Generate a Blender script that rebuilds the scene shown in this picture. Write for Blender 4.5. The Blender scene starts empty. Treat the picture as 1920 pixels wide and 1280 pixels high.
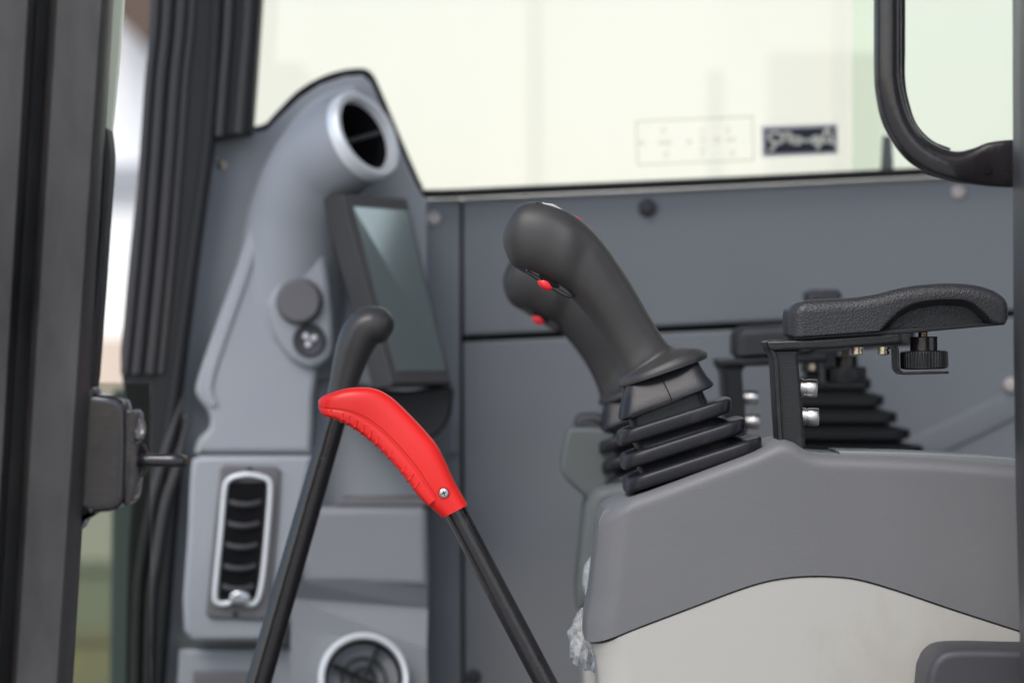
import bpy, bmesh, math, random
from mathutils import Vector, Matrix, noise
random.seed(7)
# ---------------------------------------------------------------- camera, world, sun, exposure
S = bpy.context.scene
F = 6322.0            # focal length in photo pixels (photo is 1920 wide)
H = 1.9               # height of the lens above the ground
cam_d = bpy.data.cameras.new('camera'); cam = bpy.data.objects.new('camera', cam_d)
S.collection.objects.link(cam); S.camera = cam
cam.location = (0, 0, H); cam.rotation_euler = (math.radians(90), 0, 0)
cam_d.sensor_width = 36; cam_d.lens = F * 36 / 1920
cam_d.clip_start = 0.1; cam_d.clip_end = 500
cam_d.dof.use_dof = True; cam_d.dof.focus_distance = 2.69; cam_d.dof.aperture_fstop = 5.0
SUN_EL, SUN_AZ = 50.0, 205.0      # azimuth clockwise from +Y: behind the camera, to the left
W = bpy.data.worlds.new('World'); S.world = W; W.use_nodes = True
nt = W.node_tree; nt.nodes.clear()
sky = nt.nodes.new('ShaderNodeTexSky'); sky.sky_type = 'NISHITA'; sky.sun_disc = False
sky.sun_elevation = math.radians(SUN_EL); sky.sun_rotation = math.radians(SUN_AZ)
sky.dust_density = 2.0; sky.air_density = 1.0; sky.ozone_density = 1.0
bg = nt.nodes.new('ShaderNodeBackground'); bg.inputs[1].default_value = 0.15
wo = nt.nodes.new('ShaderNodeOutputWorld')
nt.links.new(sky.outputs[0], bg.inputs[0]); nt.links.new(bg.outputs[0], wo.inputs[0])
sd = bpy.data.lights.new('sun', 'SUN'); so = bpy.data.objects.new('sun', sd); S.collection.objects.link(so)
sd.energy = 1.3; sd.angle = math.radians(35); sd.color = (1, .985, .965)
a, e = math.radians(SUN_AZ), math.radians(SUN_EL)
sdir = Vector((math.sin(a) * math.cos(e), math.cos(a) * math.cos(e), math.sin(e)))
so.rotation_euler = sdir.to_track_quat('Z', 'Y').to_euler()
so.location = (0, 0, 20)
S.view_settings.view_transform = 'Standard'; S.view_settings.look = 'None'
S.view_settings.gamma = 1; S.view_settings.exposure = 0.65
S.render.engine = 'CYCLES'

# ---------------------------------------------------------------- helpers
C = S.collection
def P(px, py, d): return Vector(((px - 960) / F * d, d, H + (640 - py) / F * d))
def px2m(n, d): return n / F * d

def mat(name, col, rough=.5, metal=0, bump=None, spots=None, coat=0, trans=0, ior=1.45, spec=.5, sheen=0):
    """col base colour; bump=(kind, scale, strength); spots=(scale, colour, lo, hi, stretch) dust / wear"""
    m = bpy.data.materials.new(name); m.use_nodes = True
    n, l = m.node_tree.nodes, m.node_tree.links
    b = n['Principled BSDF']
    b.inputs['Base Color'].default_value = (*col, 1); b.inputs['Roughness'].default_value = rough
    b.inputs['Metallic'].default_value = metal; b.inputs['Coat Weight'].default_value = coat
    b.inputs['Coat Roughness'].default_value = .12
    b.inputs['Transmission Weight'].default_value = trans; b.inputs['IOR'].default_value = ior
    b.inputs['Specular IOR Level'].default_value = spec
    tc = n.new('ShaderNodeTexCoord')
    if spots:
        sc, c2, lo, hi, st = spots
        mp = n.new('ShaderNodeMapping'); mp.inputs['Scale'].default_value = st
        tx = n.new('ShaderNodeTexNoise'); tx.inputs['Scale'].default_value = sc
        tx.inputs['Detail'].default_value = 8; tx.inputs['Roughness'].default_value = .62
        rp = n.new('ShaderNodeValToRGB')
        rp.color_ramp.elements[0].position = lo; rp.color_ramp.elements[0].color = (*col, 1)
        rp.color_ramp.elements[1].position = hi; rp.color_ramp.elements[1].color = (*c2, 1)
        l.new(tc.outputs['Object'], mp.inputs[0]); l.new(mp.outputs[0], tx.inputs['Vector'])
        l.new(tx.outputs['Fac'], rp.inputs[0]); l.new(rp.outputs[0], b.inputs['Base Color'])
        mr = n.new('ShaderNodeMapRange'); mr.inputs['To Min'].default_value = rough
        mr.inputs['To Max'].default_value = min(1, rough + .2); mr.inputs['From Min'].default_value = lo
        mr.inputs['From Max'].default_value = hi
        l.new(tx.outputs['Fac'], mr.inputs[0]); l.new(mr.outputs[0], b.inputs['Roughness'])
    if bump:
        kind, sc, st = bump
        bp = n.new('ShaderNodeBump'); bp.inputs['Strength'].default_value = st
        bp.inputs['Distance'].default_value = .001
        if kind == 'leather':
            tw = n.new('ShaderNodeTexNoise'); tw.inputs['Scale'].default_value = sc * .5
            mx = n.new('ShaderNodeVectorMath'); mx.operation = 'MULTIPLY_ADD'
            mx.inputs[1].default_value = (.004, .004, .004)
            l.new(tc.outputs['Object'], tw.inputs['Vector'])
            l.new(tw.outputs['Color'], mx.inputs[0]); l.new(tc.outputs['Object'], mx.inputs[2])
            tx = n.new('ShaderNodeTexVoronoi'); tx.feature = 'DISTANCE_TO_EDGE'
            tx.inputs['Scale'].default_value = sc; l.new(mx.outputs[0], tx.inputs['Vector'])
            r2 = n.new('ShaderNodeMapRange'); r2.inputs['From Max'].default_value = .35
            r2.interpolation_type = 'SMOOTHSTEP'
            l.new(tx.outputs['Distance'], r2.inputs[0]); l.new(r2.outputs[0], bp.inputs['Height'])
        else:
            tx = n.new('ShaderNodeTexNoise'); tx.inputs['Scale'].default_value = sc
            tx.inputs['Detail'].default_value = 4
            l.new(tc.outputs['Object'], tx.inputs['Vector']); l.new(tx.outputs['Fac'], bp.inputs['Height'])
        l.new(bp.outputs[0], b.inputs['Normal'])
    return m

def glass(name, tint, gloss=.06):
    m = bpy.data.materials.new(name); m.use_nodes = True
    n, l = m.node_tree.nodes, m.node_tree.links; n.clear()
    t = n.new('ShaderNodeBsdfTransparent'); t.inputs[0].default_value = (*tint, 1)
    g = n.new('ShaderNodeBsdfGlossy'); g.inputs['Roughness'].default_value = .02
    mx = n.new('ShaderNodeMixShader'); fr = n.new('ShaderNodeFresnel'); fr.inputs[0].default_value = 1.45
    o = n.new('ShaderNodeOutputMaterial')
    l.new(fr.outputs[0], mx.inputs[0]); l.new(t.outputs[0], mx.inputs[1]); l.new(g.outputs[0], mx.inputs[2])
    l.new(mx.outputs[0], o.inputs[0]); return m

M = dict(
 shell=mat('grey_plastic', (.132, .132, .136), .46, bump=('n', 900, .22), spots=(3.2, (.152, .151, .152), .4, .75, (1, 1, 1))),
 wall=mat('blue_grey_plastic', (.235, .245, .257), .5, bump=('n', 1000, .2), spots=(2.5, (.258, .268, .279), .4, .75, (1, 1, 1))),
 tower=mat('light_grey_plastic', (.345, .363, .388), .42, bump=('n', 1000, .2), spots=(3, (.375, .391, .413), .4, .75, (1, 1, 1))),
 plate=mat('brown_grey_plastic', (.15, .145, .15), .5),
 dimgrey=mat('dark_grey_plastic', (.045, .045, .05), .5, bump=('n', 2200, .15), spots=(9, (.075, .075, .08), .5, .8, (1, 1, 1))),
 green=mat('greenish_grey_plastic', (.12, .13, .122), .5),
 beige=mat('beige_plastic', (.405, .392, .355), .45, bump=('n', 900, .15), spots=(7, (.335, .305, .26), .56, .74, (1, 1, .6))),
 grip=mat('soft_black_plastic', (.036, .034, .0325), .42, bump=('n', 3500, .12), spots=(14, (.055, .052, .049), .5, .85, (1, 1, 1))),
 rubber=mat('glossy_black_rubber', (.017, .017, .020), .30, bump=('n', 260, .12), spec=.28, spots=(30, (.05, .044, .04), .55, .8, (1, 1, 1))),
 rubber2=mat('matt_black_rubber', (.012, .012, .013), .55),
 seal=mat('black_seal_rubber', (.012, .013, .014), .5),
 bead=mat('ribbed_rubber', (.045, .043, .045), .5, spots=(20, (.075, .072, .07), .45, .8, (1, 1, .1))),
 coat=mat('black_powder_coat', (.012, .012, .013), .30, bump=('n', 700, .35), spots=(60, (.03, .03, .031), .55, .8, (1, 1, 1))),
 paint=mat('gloss_black_paint', (.018, .016, .017), .2, bump=('n', 120, .3), coat=.4, spots=(40, (.05, .045, .045), .6, .8, (1, 1, 1))),
 pillar=mat('dusty_black_paint', (.016, .015, .016), .34, bump=('n', 300, .12), spots=(15, (.058, .054, .052), .34, .70, (1, 1, .28))),
 leather=mat('black_leatherette', (.027, .027, .029), .42, bump=('leather', 420, .26)),
 pad=mat('black_vinyl', (.036, .036, .038), .42, bump=('leather', 400, .3)),
 red=mat('red_plastic', (.82, .018, .014), .36, bump=('n', 2500, .06)),
 redb=mat('red_button_plastic', (.75, .02, .03), .3),
 greyb=mat('pale_grey_button', (.42, .43, .43), .4),
 chrome=mat('satin_chrome', (.80, .82, .84), .22, 1),
 satin=mat('satin_silver', (.92, .94, .95), .3, .25),
 steel=mat('zinc_steel', (.62, .60, .58), .3, 1, bump=('n', 900, .3)),
 brass=mat('yellow_zinc_steel', (.62, .53, .40), .3, 1),
 dark=mat('near_black_plastic', (.006, .006, .007), .7, spec=.15),
 screen=mat('screen_glass', (.42, .50, .48), .09, .75, coat=1),
 bezel=mat('monitor_plastic', (.07, .067, .066), .5, bump=('n', 1500, .2)),
 white=mat('white_print', (.7, .7, .72), .5),
 pale=mat('pale_screw_head', (.62, .56, .52), .4),
 edge=mat('green_glass_edge', (.85, .88, .66), .3),
 etch=mat('etched_print', (.55, .56, .50), .6),
 navy=mat('navy_label', (.012, .014, .03), .5),
 silver=mat('silver_label', (.62, .62, .64), .5),
 ink=mat('pale_label_print', (.62, .60, .52), .5),
)
M['glass'] = glass('window_glass', (.97, .985, .95))
M['etch'] = glass('etched_print_film', (.88, .88, .84))
M['glass2'] = glass('green_window_glass', (.90, .95, .905))
M['smoked'] = glass('light_hatch_tint', (.62, .62, .61))  # tint of the added roof hatch, set to limit light from above
M['glassd'] = glass('green_tinted_glass', (.68, .71, .67))

def link(name, bm, m, parent=None, loc=None, smooth=True, ang=40):
    bmesh.ops.remove_doubles(bm, verts=bm.verts, dist=1e-6)
    bmesh.ops.recalc_face_normals(bm, faces=bm.faces)
    me = bpy.data.meshes.new(name)
    if loc is None:
        if parent is not None: loc = Vector(parent['o'])
        else:
            vs = [v.co for v in bm.verts]
            loc = Vector((sum(v.x for v in vs) / len(vs), sum(v.y for v in vs) / len(vs), min(v.z for v in vs)))
    bmesh.ops.translate(bm, verts=bm.verts, vec=-Vector(loc))
    bm.to_mesh(me); bm.free()
    if smooth:
        for p in me.polygons: p.use_smooth = True
        me.set_sharp_from_angle(angle=math.radians(ang))
    o = bpy.data.objects.new(name, me); C.objects.link(o)
    me.materials.append(M[m] if isinstance(m, str) else m)
    if parent is not None:
        o.parent = parent; o['o'] = list(loc)
    else:
        o.location = loc; o['o'] = list(loc)
    return o
def sub(o, par):   # nest a part under another part (both store meshes relative to the same origin)
    o.parent = par; return o
def thing(name, label, cat, loc, group=None):
    o = bpy.data.objects.new(name, None); C.objects.link(o); o.location = loc
    o.empty_display_size = .02
    o['o'] = list(loc); o['label'] = label; o['category'] = cat
    if group: o['group'] = group
    return o
def tag(o, label, cat, group=None, kind=None):
    o['label'] = label; o['category'] = cat
    if group: o['group'] = group
    if kind: o['kind'] = kind
    return o

def cr(pts, n=8, closed=False):
    """Catmull-Rom through tuples of any dimension"""
    k = len(pts); out = []
    rng = range(k) if closed else range(k - 1)
    for i in rng:
        if closed: p0, p1, p2, p3 = pts[(i - 1) % k], pts[i], pts[(i + 1) % k], pts[(i + 2) % k]
        else: p0, p1, p2, p3 = pts[max(i - 1, 0)], pts[i], pts[i + 1], pts[min(i + 2, k - 1)]
        for j in range(n):
            t = j / n
            out.append(tuple(.5 * ((2 * b) + (-a + c) * t + (2 * a - 5 * b + 4 * c - d) * t * t + (-a + 3 * b - 3 * c + d) * t ** 3)
                             for a, b, c, d in zip(p0, p1, p2, p3)))
    if not closed: out.append(tuple(pts[-1]))
    return out
def loft(bm, secs, cap0=True, cap1=True, closed=True):
    rows = [[bm.verts.new(v) for v in s] for s in secs]
    n = len(rows[0])
    for a, b in zip(rows, rows[1:]):
        for i in range(n if closed else n - 1):
            j = (i + 1) % n
            try: bm.faces.new((a[i], a[j], b[j], b[i]))
            except ValueError: pass
    if cap0: bm.faces.new(rows[0][::-1])
    if cap1: bm.faces.new(rows[-1])
    return bm
def rprism(bm, out, d0, d1, r, dref=None, w=None, seg=5):
    """outline in photo pixels (taken at depth dref) extruded from d0 to d1, edges rounded with radius r"""
    dref = dref or d0 + r
    q = []
    for p in out:
        v = P(p[0], p[1], dref)
        if q and (Vector((v.x, v.z)) - q[-1]).length < 1e-5: continue
        q.append(Vector((v.x, v.z)))
    n = len(q)
    area = sum(q[i].x * q[(i + 1) % n].y - q[(i + 1) % n].x * q[i].y for i in range(n))
    sg = 1 if area > 0 else -1
    nor = []
    for i in range(n):
        e1 = (q[i] - q[i - 1]).normalized(); e2 = (q[(i + 1) % n] - q[i]).normalized()
        n1 = Vector((-e1.y, e1.x)) * sg; n2 = Vector((-e2.y, e2.x)) * sg
        s = n1 + n2
        if s.length < .2: s = n1
        s.normalize(); k = 1 / max(.5, s.dot(n1)); nor.append(s * k)
    if w is None: w = [1] * n
    elif len(w) != n: w = (w + [1] * n)[:n]
    def ring(ins, y): return [Vector((q[i].x + nor[i].x * ins * w[i], y, q[i].y + nor[i].y * ins * w[i])) for i in range(n)]
    secs = [ring(r * 1.06, d0)]
    for k in range(seg + 1):
        t = k / seg * math.pi / 2; secs.append(ring(r * (1 - math.sin(t)), d0 + r * (1 - math.cos(t))))
    for k in range(seg + 1):
        t = (1 - k / seg) * math.pi / 2; secs.append(ring(r * (1 - math.sin(t)), d1 - r * (1 - math.cos(t))))
    secs.append(ring(r * 1.06, d1))
    return loft(bm, secs)
def rp(name, out, d0, d1, r, m, parent=None, **k):
    return link(name, rprism(bmesh.new(), out, d0, d1, r, **k), m, parent)
def tube(bm, pts, rad, n=14, flat=1.0, up=Vector((0, 1, 0)), caps=True):
    """pts: Vectors; rad: number or list; flat: scale of the section along `up`"""
    k = len(pts)
    if not isinstance(rad, (list, tuple)): rad = [rad] * k
    secs = []
    for i, p in enumerate(pts):
        t = (pts[min(i + 1, k - 1)] - pts[max(i - 1, 0)]).normalized()
        u = up - t * up.dot(t)
        if u.length < 1e-4: u = Vector((1, 0, 0)) - t * t.x
        u.normalize(); v = t.cross(u)
        secs.append([p + (u * math.cos(2 * math.pi * j / n) * flat + v * math.sin(2 * math.pi * j / n)) * rad[i] for j in range(n)])
    return loft(bm, secs, caps, caps)
def tubepx(bm, pts, rpx, d, n=14, flat=1.0, k=8, **kw):
    """pts in pixels, optionally with a depth as third value"""
    q = cr([(p[0], p[1], p[2] if len(p) > 2 else d) for p in pts], k) if k > 1 else [(p[0], p[1], p[2] if len(p) > 2 else d) for p in pts]
    v = [P(*p) for p in q]
    if isinstance(rpx, (list, tuple)):
        rr = cr([(x,) for x in rpx], k) if k > 1 else [(x,) for x in rpx]
        rad = [px2m(r[0], p[2]) for r, p in zip(rr, q)]
    else: rad = px2m(rpx, d)
    return tube(bm, v, rad, n, flat, **kw)
def lathe(bm, prof, o, axis, n=32, cap=True):
    a = Vector(axis).normalized(); u = a.orthogonal().normalized(); v = a.cross(u)
    secs = [[o + a * h + (u * math.cos(2 * math.pi * j / n) + v * math.sin(2 * math.pi * j / n)) * r for j in range(n)] for r, h in prof]
    return loft(bm, secs, cap, cap)
def box(bm, lo, hi):
    vs = [bm.verts.new((x, y, z)) for x in (lo[0], hi[0]) for y in (lo[1], hi[1]) for z in (lo[2], hi[2])]
    for f in ((0, 1, 3, 2), (4, 6, 7, 5), (0, 4, 5, 1), (2, 3, 7, 6), (0, 2, 6, 4), (1, 5, 7, 3)): bm.faces.new([vs[i] for i in f])
    return bm
def bx(name, lo, hi, m, parent=None): return link(name, box(bmesh.new(), lo, hi), m, parent, smooth=False)
def pairs(bm, secs, d, expo=2.5, n=40, k=6, sub_=True):
    """loft through sections given as (upper x, upper y, lower x, lower y, depth half width [m], offset along depth)"""
    q = cr(secs, k) if sub_ else secs
    rows = []
    for s in q:
        U, L = P(s[0], s[1], d), P(s[2], s[3], d); c = (U + L) / 2; h = (U - L) / 2
        c = c + Vector((0, s[5] if len(s) > 5 else 0, 0))
        ex = s[6] if len(s) > 6 else expo
        row = []
        for j in range(n):
            t = 2 * math.pi * j / n; ct, st = math.cos(t), math.sin(t)
            row.append(c + h * math.copysign(abs(ct) ** (2 / ex), ct) + Vector((0, 1, 0)) * s[4] * math.copysign(abs(st) ** (2 / ex), st))
        rows.append(row)
    return loft(bm, rows)
def screw(name, px, py, d, rpx, m, parent, h=.002, cross=True, axis=(0, -1, 0)):
    r = px2m(rpx, d); bm = bmesh.new()
    lathe(bm, [(r, 0), (r, h * .4), (r * .85, h * .8), (r * .5, h), (r * .12, h)], P(px, py, d), axis, 20)
    o = link(name, bm, m, parent)
    if cross:
        c = P(px, py, d - h - .0002); b2 = bmesh.new()
        for an in (.4, .4 + math.pi / 2):
            u = Vector((math.cos(an), 0, math.sin(an))) * r * .55
            tube(b2, [c - u, c + u], r * .12, 6)
        rec = link('screw_recess', b2, 'dark', parent); sub(rec, o)
    return o

# ================================================================ outside: ground, buildings
g = link('ground', box(bmesh.new(), (-150, -150, -.2), (150, 150, 0)),
         mat('pale_concrete', (.40, .39, .36), .85, bump=('n', 3, .4), spots=(.8, (.33, .32, .30), .4, .7, (1, 1, 1))), smooth=False)
g['kind'] = 'structure'
# pale panel building filling the side window
def panel_building(name, x0, x1, y, h, label, m, seam=.9):
    t = thing(name, label, 'building', (x0, y, 0))
    bx('wall', (x0, y, 0), (x1, y + 5, h), m, t)
    bm = bmesh.new(); x = x0 + seam
    while x < x1 - .1:
        box(bm, (x - .02, y - .012, 0), (x + .02, y - .001, h)); x += seam
    link('seam_cover', bm, m, t, smooth=False)
    bx('roof', (x0 - .2, y - .3, h + .003), (x1 + .2, y + 5.2, h + .2), 'bead', t)
    return t
M['cream'] = mat('cream_painted_metal', (.73, .705, .635), .6, spots=(.5, (.66, .645, .57), .4, .7, (1, 1, .3)))
M['whitep'] = mat('white_painted_metal', (.93, .93, .93), .6)
panel_building('workshop_building', -.82, 9, 9.5, 6.5, 'pale cream panelled building filling the view through the side window', 'cream', .86)
rb = thing('reflection_block', 'pale block added out of view to give the monitor screen its bright reflected patch', 'building', (6, 0, 0))  # unseen, added so the monitor reflects something pale instead of blue sky
bx('wall', (6, -8, 0), (8, 8, 7), 'whitep', rb)
bx('roof', (5.8, -8.2, 7.002), (8.2, 8.2, 7.2), 'bead', rb)
b = thing('white_building', 'white building with a brown eave seen blurred between the two left pillars', 'building', (-3.2, 18, 0))
bx('wall', (-5, 18, 0), (-1.90, 20, 5), 'whitep', b)
bx('band', (-5, 17.9, 2.70), (-1.90, 17.998, 2.84), 'tower', b)
b3 = rprism(bmesh.new(), [(150, -36), (330, 148), (330, -200), (150, -200)], 17.3, 17.8, .01)
link('eave', b3, mat('brown_timber', (.11, .075, .055), .7), b, smooth=False)
bx('plinth', (-5, 17.7, .2), (-1.90, 17.99, 1.93), mat('tan_paint', (.66, .54, .44), .7), b)
# yellow boxes low behind the lower glass
M['yellow'] = mat('yellow_plastic', (.27, .25, .15), .5, spots=(3, (.58, .40, .10), .5, .62, (1, 1, 1)))
M['olive'] = mat('olive_paint', (.27, .28, .20), .6, spots=(3, (.42, .35, .16), .52, .66, (1, 1, 1)))
M['olive2'] = mat('grey_green_paint', (.48, .46, .37), .6)
def crate(px, py0, py1, wpx, d, m, label):
    t = thing('crate', label, 'crate', P(px, py1, d), 'crates beyond the lower glass')
    a_, c_ = P(px - wpx / 2, py1, d), P(px + wpx / 2, py0, d)
    bx('crate_body', (a_.x, d, a_.z), (c_.x, d + .3, c_.z - .02), m, t)
    bx('rim', (a_.x - .01, d - .01, c_.z - .0198), (c_.x + .01, d + .31, c_.z), m, t)
crate(170, 880, 1050, 130, 7.2, 'olive2', 'grey green crate blurred below the door latch, topmost in its stack')
crate(176, 1052, 1180, 130, 7.2, 'olive', 'olive crate blurred behind the lower glass, middle of its stack')
crate(180, 1182, 1400, 120, 7.1, 'yellow', 'yellow crate blurred behind the lower glass, lowest one in view')

# ================================================================ cab floor and roof
WD = 3.56
fl = bx('cab_floor', (-.62, 2.25, H - .62), (1.1, 3.75, H - .58), 'dimgrey'); tag(fl, 'dark floor of the cab under the consoles', 'floor')
rf = thing('cab_roof', 'grey cab roof frame with a tinted hatch added to let light onto the consoles', 'roof', (.1, 2.4, H + 1.0))
bm = bmesh.new()
for lo, hi in (((-.75, 2.32), (1.1, 2.44)), ((-.75, 3.58), (1.1, 3.75)), ((-.75, 2.44), (-.62, 3.58)), ((.98, 2.44), (1.1, 3.58))): box(bm, (lo[0], lo[1], H + 1.0), (hi[0], hi[1], H + 1.06))
link('frame', bm, 'shell', rf, smooth=False)
bx('light_hatch', (-.62, 2.44, H + 1.02), (.98, 3.58, H + 1.026), 'smoked', rf)  # hatch added out of view; its tint sets how much light enters
bm = bmesh.new()
prof = [(2.5, H - .6), (3.75, H - .6), (3.75, 3.43), (3.0, 2.56), (2.93, 2.462), (2.5, 2.0)]  # top edge slanted to shape the bright patch reflected in the monitor
loft(bm, [[Vector((x, y, z)) for y, z in prof] for x in (1.1, 1.14)])
rw = link('rear_shade_wall', bm, 'dimgrey', smooth=False); tag(rw, 'dark rear wall added beyond the right edge to dim that side, its slanted top shaping the screen reflection', 'wall')  # unseen wall, added to darken the right side of the cab

# ================================================================ far side wall of the cab
w = thing('side_wall', 'blue grey plastic panelled far wall of the cab below the side window', 'wall', P(1400, 1400, WD))
rp('upper_panel', [(868, 372), (1200, 358), (1700, 334), (2300, 307), (2300, 566), (1500, 600), (868, 630)], WD, WD + .03, .004, 'wall', w)
rp('lower_panel', [(868, 641), (1500, 612), (2300, 576), (2300, 1700), (872, 1700)], WD, WD + .03, .004, 'wall', w)
rp('front_panel', [(700, 380), (785, 375), (863, 372), (863, 630), (868, 1700), (700, 1700)], WD, WD + .03, .003, 'wall', w)
rp('backing', [(600, 400), (700, 383), (2300, 307), (2300, 1700), (600, 1700)], WD + .035, WD + .05, .002, 'dark', w)
# shallow raised band running diagonally along the lower panel
bm = bmesh.new(); tubepx(bm, [(1640, 880, WD - .002), (1780, 815, WD - .002), (2000, 708, WD - .002), (2300, 560, WD - .002)], 26, WD, flat=.1, n=24)
link('diagonal_band', bm, 'wall', w)
screw('panel_screw', 813, 410, WD, 14, 'pale', w, .004, False)
screw('panel_screw', 1214, 390, WD, 17, 'dimgrey', w, .008, False)
screw('panel_screw', 1797, 360, WD, 14, 'pale', w, .004, False)
screw('panel_screw', 1896, 722, WD - .004, 15, 'pale', w, .005, False)
screw('panel_screw', 843, 823, WD, 11, 'dark', w, .002, False)
screw('panel_screw', 888, 1268, WD, 15, 'dimgrey', w, .004, False)
rp('access_cover', [(790, 780), (858, 782), (860, 850), (798, 852)], WD - .006, WD - .001, .002, 'wall', w)

# side window: panes, rubber seal, stickers
wn = thing('side_window', 'wide side window with pale glass in a black rubber seal', 'window', P(1200, 350, WD))
seal = [(440, 252), (497, 241), (520, 220), (560, 180), (600, 155), (640, 141), (678, 137), (693, 146), (706, 172), (735, 240), (765, 310), (785, 352), (800, 364),
        (1000, 356), (1300, 343), (1700, 324), (2300, 297)]
bm = bmesh.new(); tubepx(bm, seal, 8.5, WD - .012, flat=1.6, n=12, k=5); link('window_seal', bm, 'seal', wn)
rp('glass_pane', [(420, 256), (420, -400), (1660, -400), (1660, 329), (800, 367), (700, 170), (640, 150), (500, 250)], WD + .012, WD + .016, .0005, 'glass', wn)
rp('sliding_pane', [(1598, -400), (2400, -400), (2400, 295), (1598, 333)], WD + .024, WD + .028, .0005, 'glass2', wn)
rp('pane_catch', [(1656, 255), (1672, 255), (1676, 327), (1652, 327)], WD - .002, WD + .010, .002, 'green', wn)
lb = rp('label_plate', [(1428, 237), (1570, 232), (1571, 289), (1429, 295)], WD + .0096, WD + .0104, .0002, 'silver', wn)
lb['label'] = 'navy rectangular sticker with silver border and mirrored pale lettering'
o_ = rp('label_field', [(1434, 243), (1565, 238), (1566, 284), (1435, 289)], WD + .0086, WD + .0095, .0002, 'navy', wn); sub(o_, lb)
bm = bmesh.new()
for st in ([(1441, 252), (1455, 249), (1466, 254), (1468, 264), (1455, 268), (1444, 262), (1441, 252)],
           [(1455, 268), (1448, 280), (1442, 283)], [(1464, 256), (1476, 250), (1484, 254), (1478, 262), (1487, 267)],
           [(1487, 262), (1495, 258), (1503, 263), (1497, 269), (1488, 267)], [(1507, 264), (1519, 264)],
           [(1521, 262), (1530, 257), (1537, 262), (1530, 268), (1522, 266), (1537, 262)],
           [(1532, 280), (1541, 262), (1549, 244), (1553, 244), (1558, 260), (1563, 272)], [(1538, 268), (1548, 265), (1560, 266)]):
    tubepx(bm, st, 4.0, WD + .0078, n=6, flat=.3, k=3)
o_ = link('label_lettering', bm, 'ink', wn); sub(o_, lb)
bm = bmesh.new()
for st in ([(1193, 228), (1411, 219)], [(1411, 219), (1413, 300)], [(1413, 300), (1196, 309)], [(1196, 309), (1193, 228)]):
    tubepx(bm, st, 2.2, WD + .0105, n=6, flat=.2, k=1)
et = link('etched_frame', bm, 'etch', wn)
bm = bmesh.new()
random.seed(3)
for cx, cy, hh, ww in ((1203, 268, 3, 6), (1244, 245, 5, 5), (1247, 268, 3, 12), (1249, 290, 5, 5), (1292, 266, 4, 5), (1317, 252, 9, 6), (1318, 272, 9, 6),
                   (1317, 288, 6, 4), (1345, 263, 4, 7), (1366, 244, 5, 4), (1370, 262, 4, 9), (1373, 287, 4, 5)):
    for k in range(3):
        yy = cy + (k - 1) * hh * .9
        tubepx(bm, [(cx - ww, yy + .3), (cx, yy + random.uniform(-1.5, 1.5)), (cx + ww, yy - .4)], 1.1, WD + .0105, n=5, flat=.3, k=2)
sub(link('etched_marks', bm, 'etch', wn), et)

# ================================================================ front dashboard tower
TD = 3.44
t = thing('dashboard_tower', 'moulded light grey dashboard tower with air vents beside the windshield', 'dashboard', P(560, 1400, TD))
rp('side_plate', [(402, 263), (440, 256), (500, 244), (524, 220), (562, 184), (600, 159), (645, 144), (680, 141), (695, 154), (726, 226), (776, 338), (790, 366), (800, 372), (800, 1500),
    (290, 1500), (318, 1000), (330, 840), (335, 770), (350, 660), (368, 500), (385, 370)], TD + .05, TD + .075, .003, 'tower', t)
body = [(668, 158), (620, 168), (575, 197), (535, 248), (505, 318), (470, 420), (436, 520), (400, 620), (376, 690), (366, 728), (372, 748), (390, 772), (392, 800), (372, 822), (362, 850),
        (585, 850), (588, 800), (590, 740), (606, 640), (606, 480), (640, 350), (700, 318), (705, 260), (690, 190)]
rp('moulded_body', cr(body[:15], 4) + body[15:], TD, TD + .055, .007, 'tower', t)
bm = bmesh.new(); tubepx(bm, [(612, 190), (575, 215), (548, 262), (522, 330), (488, 430), (455, 530), (420, 630), (400, 690), (392, 730), (402, 760)], 9, TD + .000, flat=.6, n=12)
link('edge_bead', bm, 'tower', t)
# elbow duct and its round vent
nrm = Vector((.747, -.56, .362)).normalized(); vc = P(678, 257, TD - .055)
path = [vc + nrm * .001, vc - nrm * .025, P(608, 303, TD - .016), P(584, 350, TD + .006), P(567, 410, TD + .026), P(553, 480, TD + .040), P(540, 570, TD + .052), P(528, 690, TD + .064)]
pp = [Vector(v) for v in cr([tuple(v) for v in path], 10)]
rr = [r[0] for r in cr([(.0465,), (.0475,), (.0495,), (.0525,), (.0555,), (.0575,), (.059,), (.059,)], 10)]
bm = bmesh.new(); tube(bm, pp, rr, 48, caps=False, up=Vector((.56, .747, 0)))
duct = link('air_duct', bm, 'tower', t)
def round_vent(c, nn, R, parent, rot=.5, full=True, ri=.80):
    bm = bmesh.new()
    lathe(bm, [(R * 1.0, -.010), (R * 1.03, .002), (R * 1.01, .007), (R * .96, .0095), (R * (ri + .03), .0085), (R * ri, .004), (R * (ri - .01), -.012)], c, nn, 56, cap=False)
    ring = link('vent_ring', bm, 'satin', parent)
    bm = bmesh.new(); lathe(bm, [(R * (ri - .005), .000), (R * (ri - .05), -.004), (R * (ri - .07), -.012), (R * .68, -.05), (R * .3, -.055), (R * .01, -.055)], c, nn, 40, cap=False)
    sub(link('vent_bowl', bm, 'dark', parent), ring)
    bm = bmesh.new(); u = nn.orthogonal().normalized(); v = nn.cross(u)
    for an in ((rot, rot + math.pi / 2) if full else (rot,)):
        dd = u * math.cos(an) + v * math.sin(an)
        tube(bm, [c - dd * R * .76 - nn * .004, c + dd * R * .76 - nn * .004], .0024, 8, up=nn, flat=1.6)
    for rad in ((.28, .5) if full else ()):
        lathe(bm, [(R * rad - .001, -.012), (R * rad - .001, -.004), (R * rad + .001, -.004), (R * rad + .001, -.012)], c, nn, 32, cap=False)
    sub(link('vent_blade', bm, 'dimgrey' if not full else 'rubber2', parent), ring)
    return ring
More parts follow.
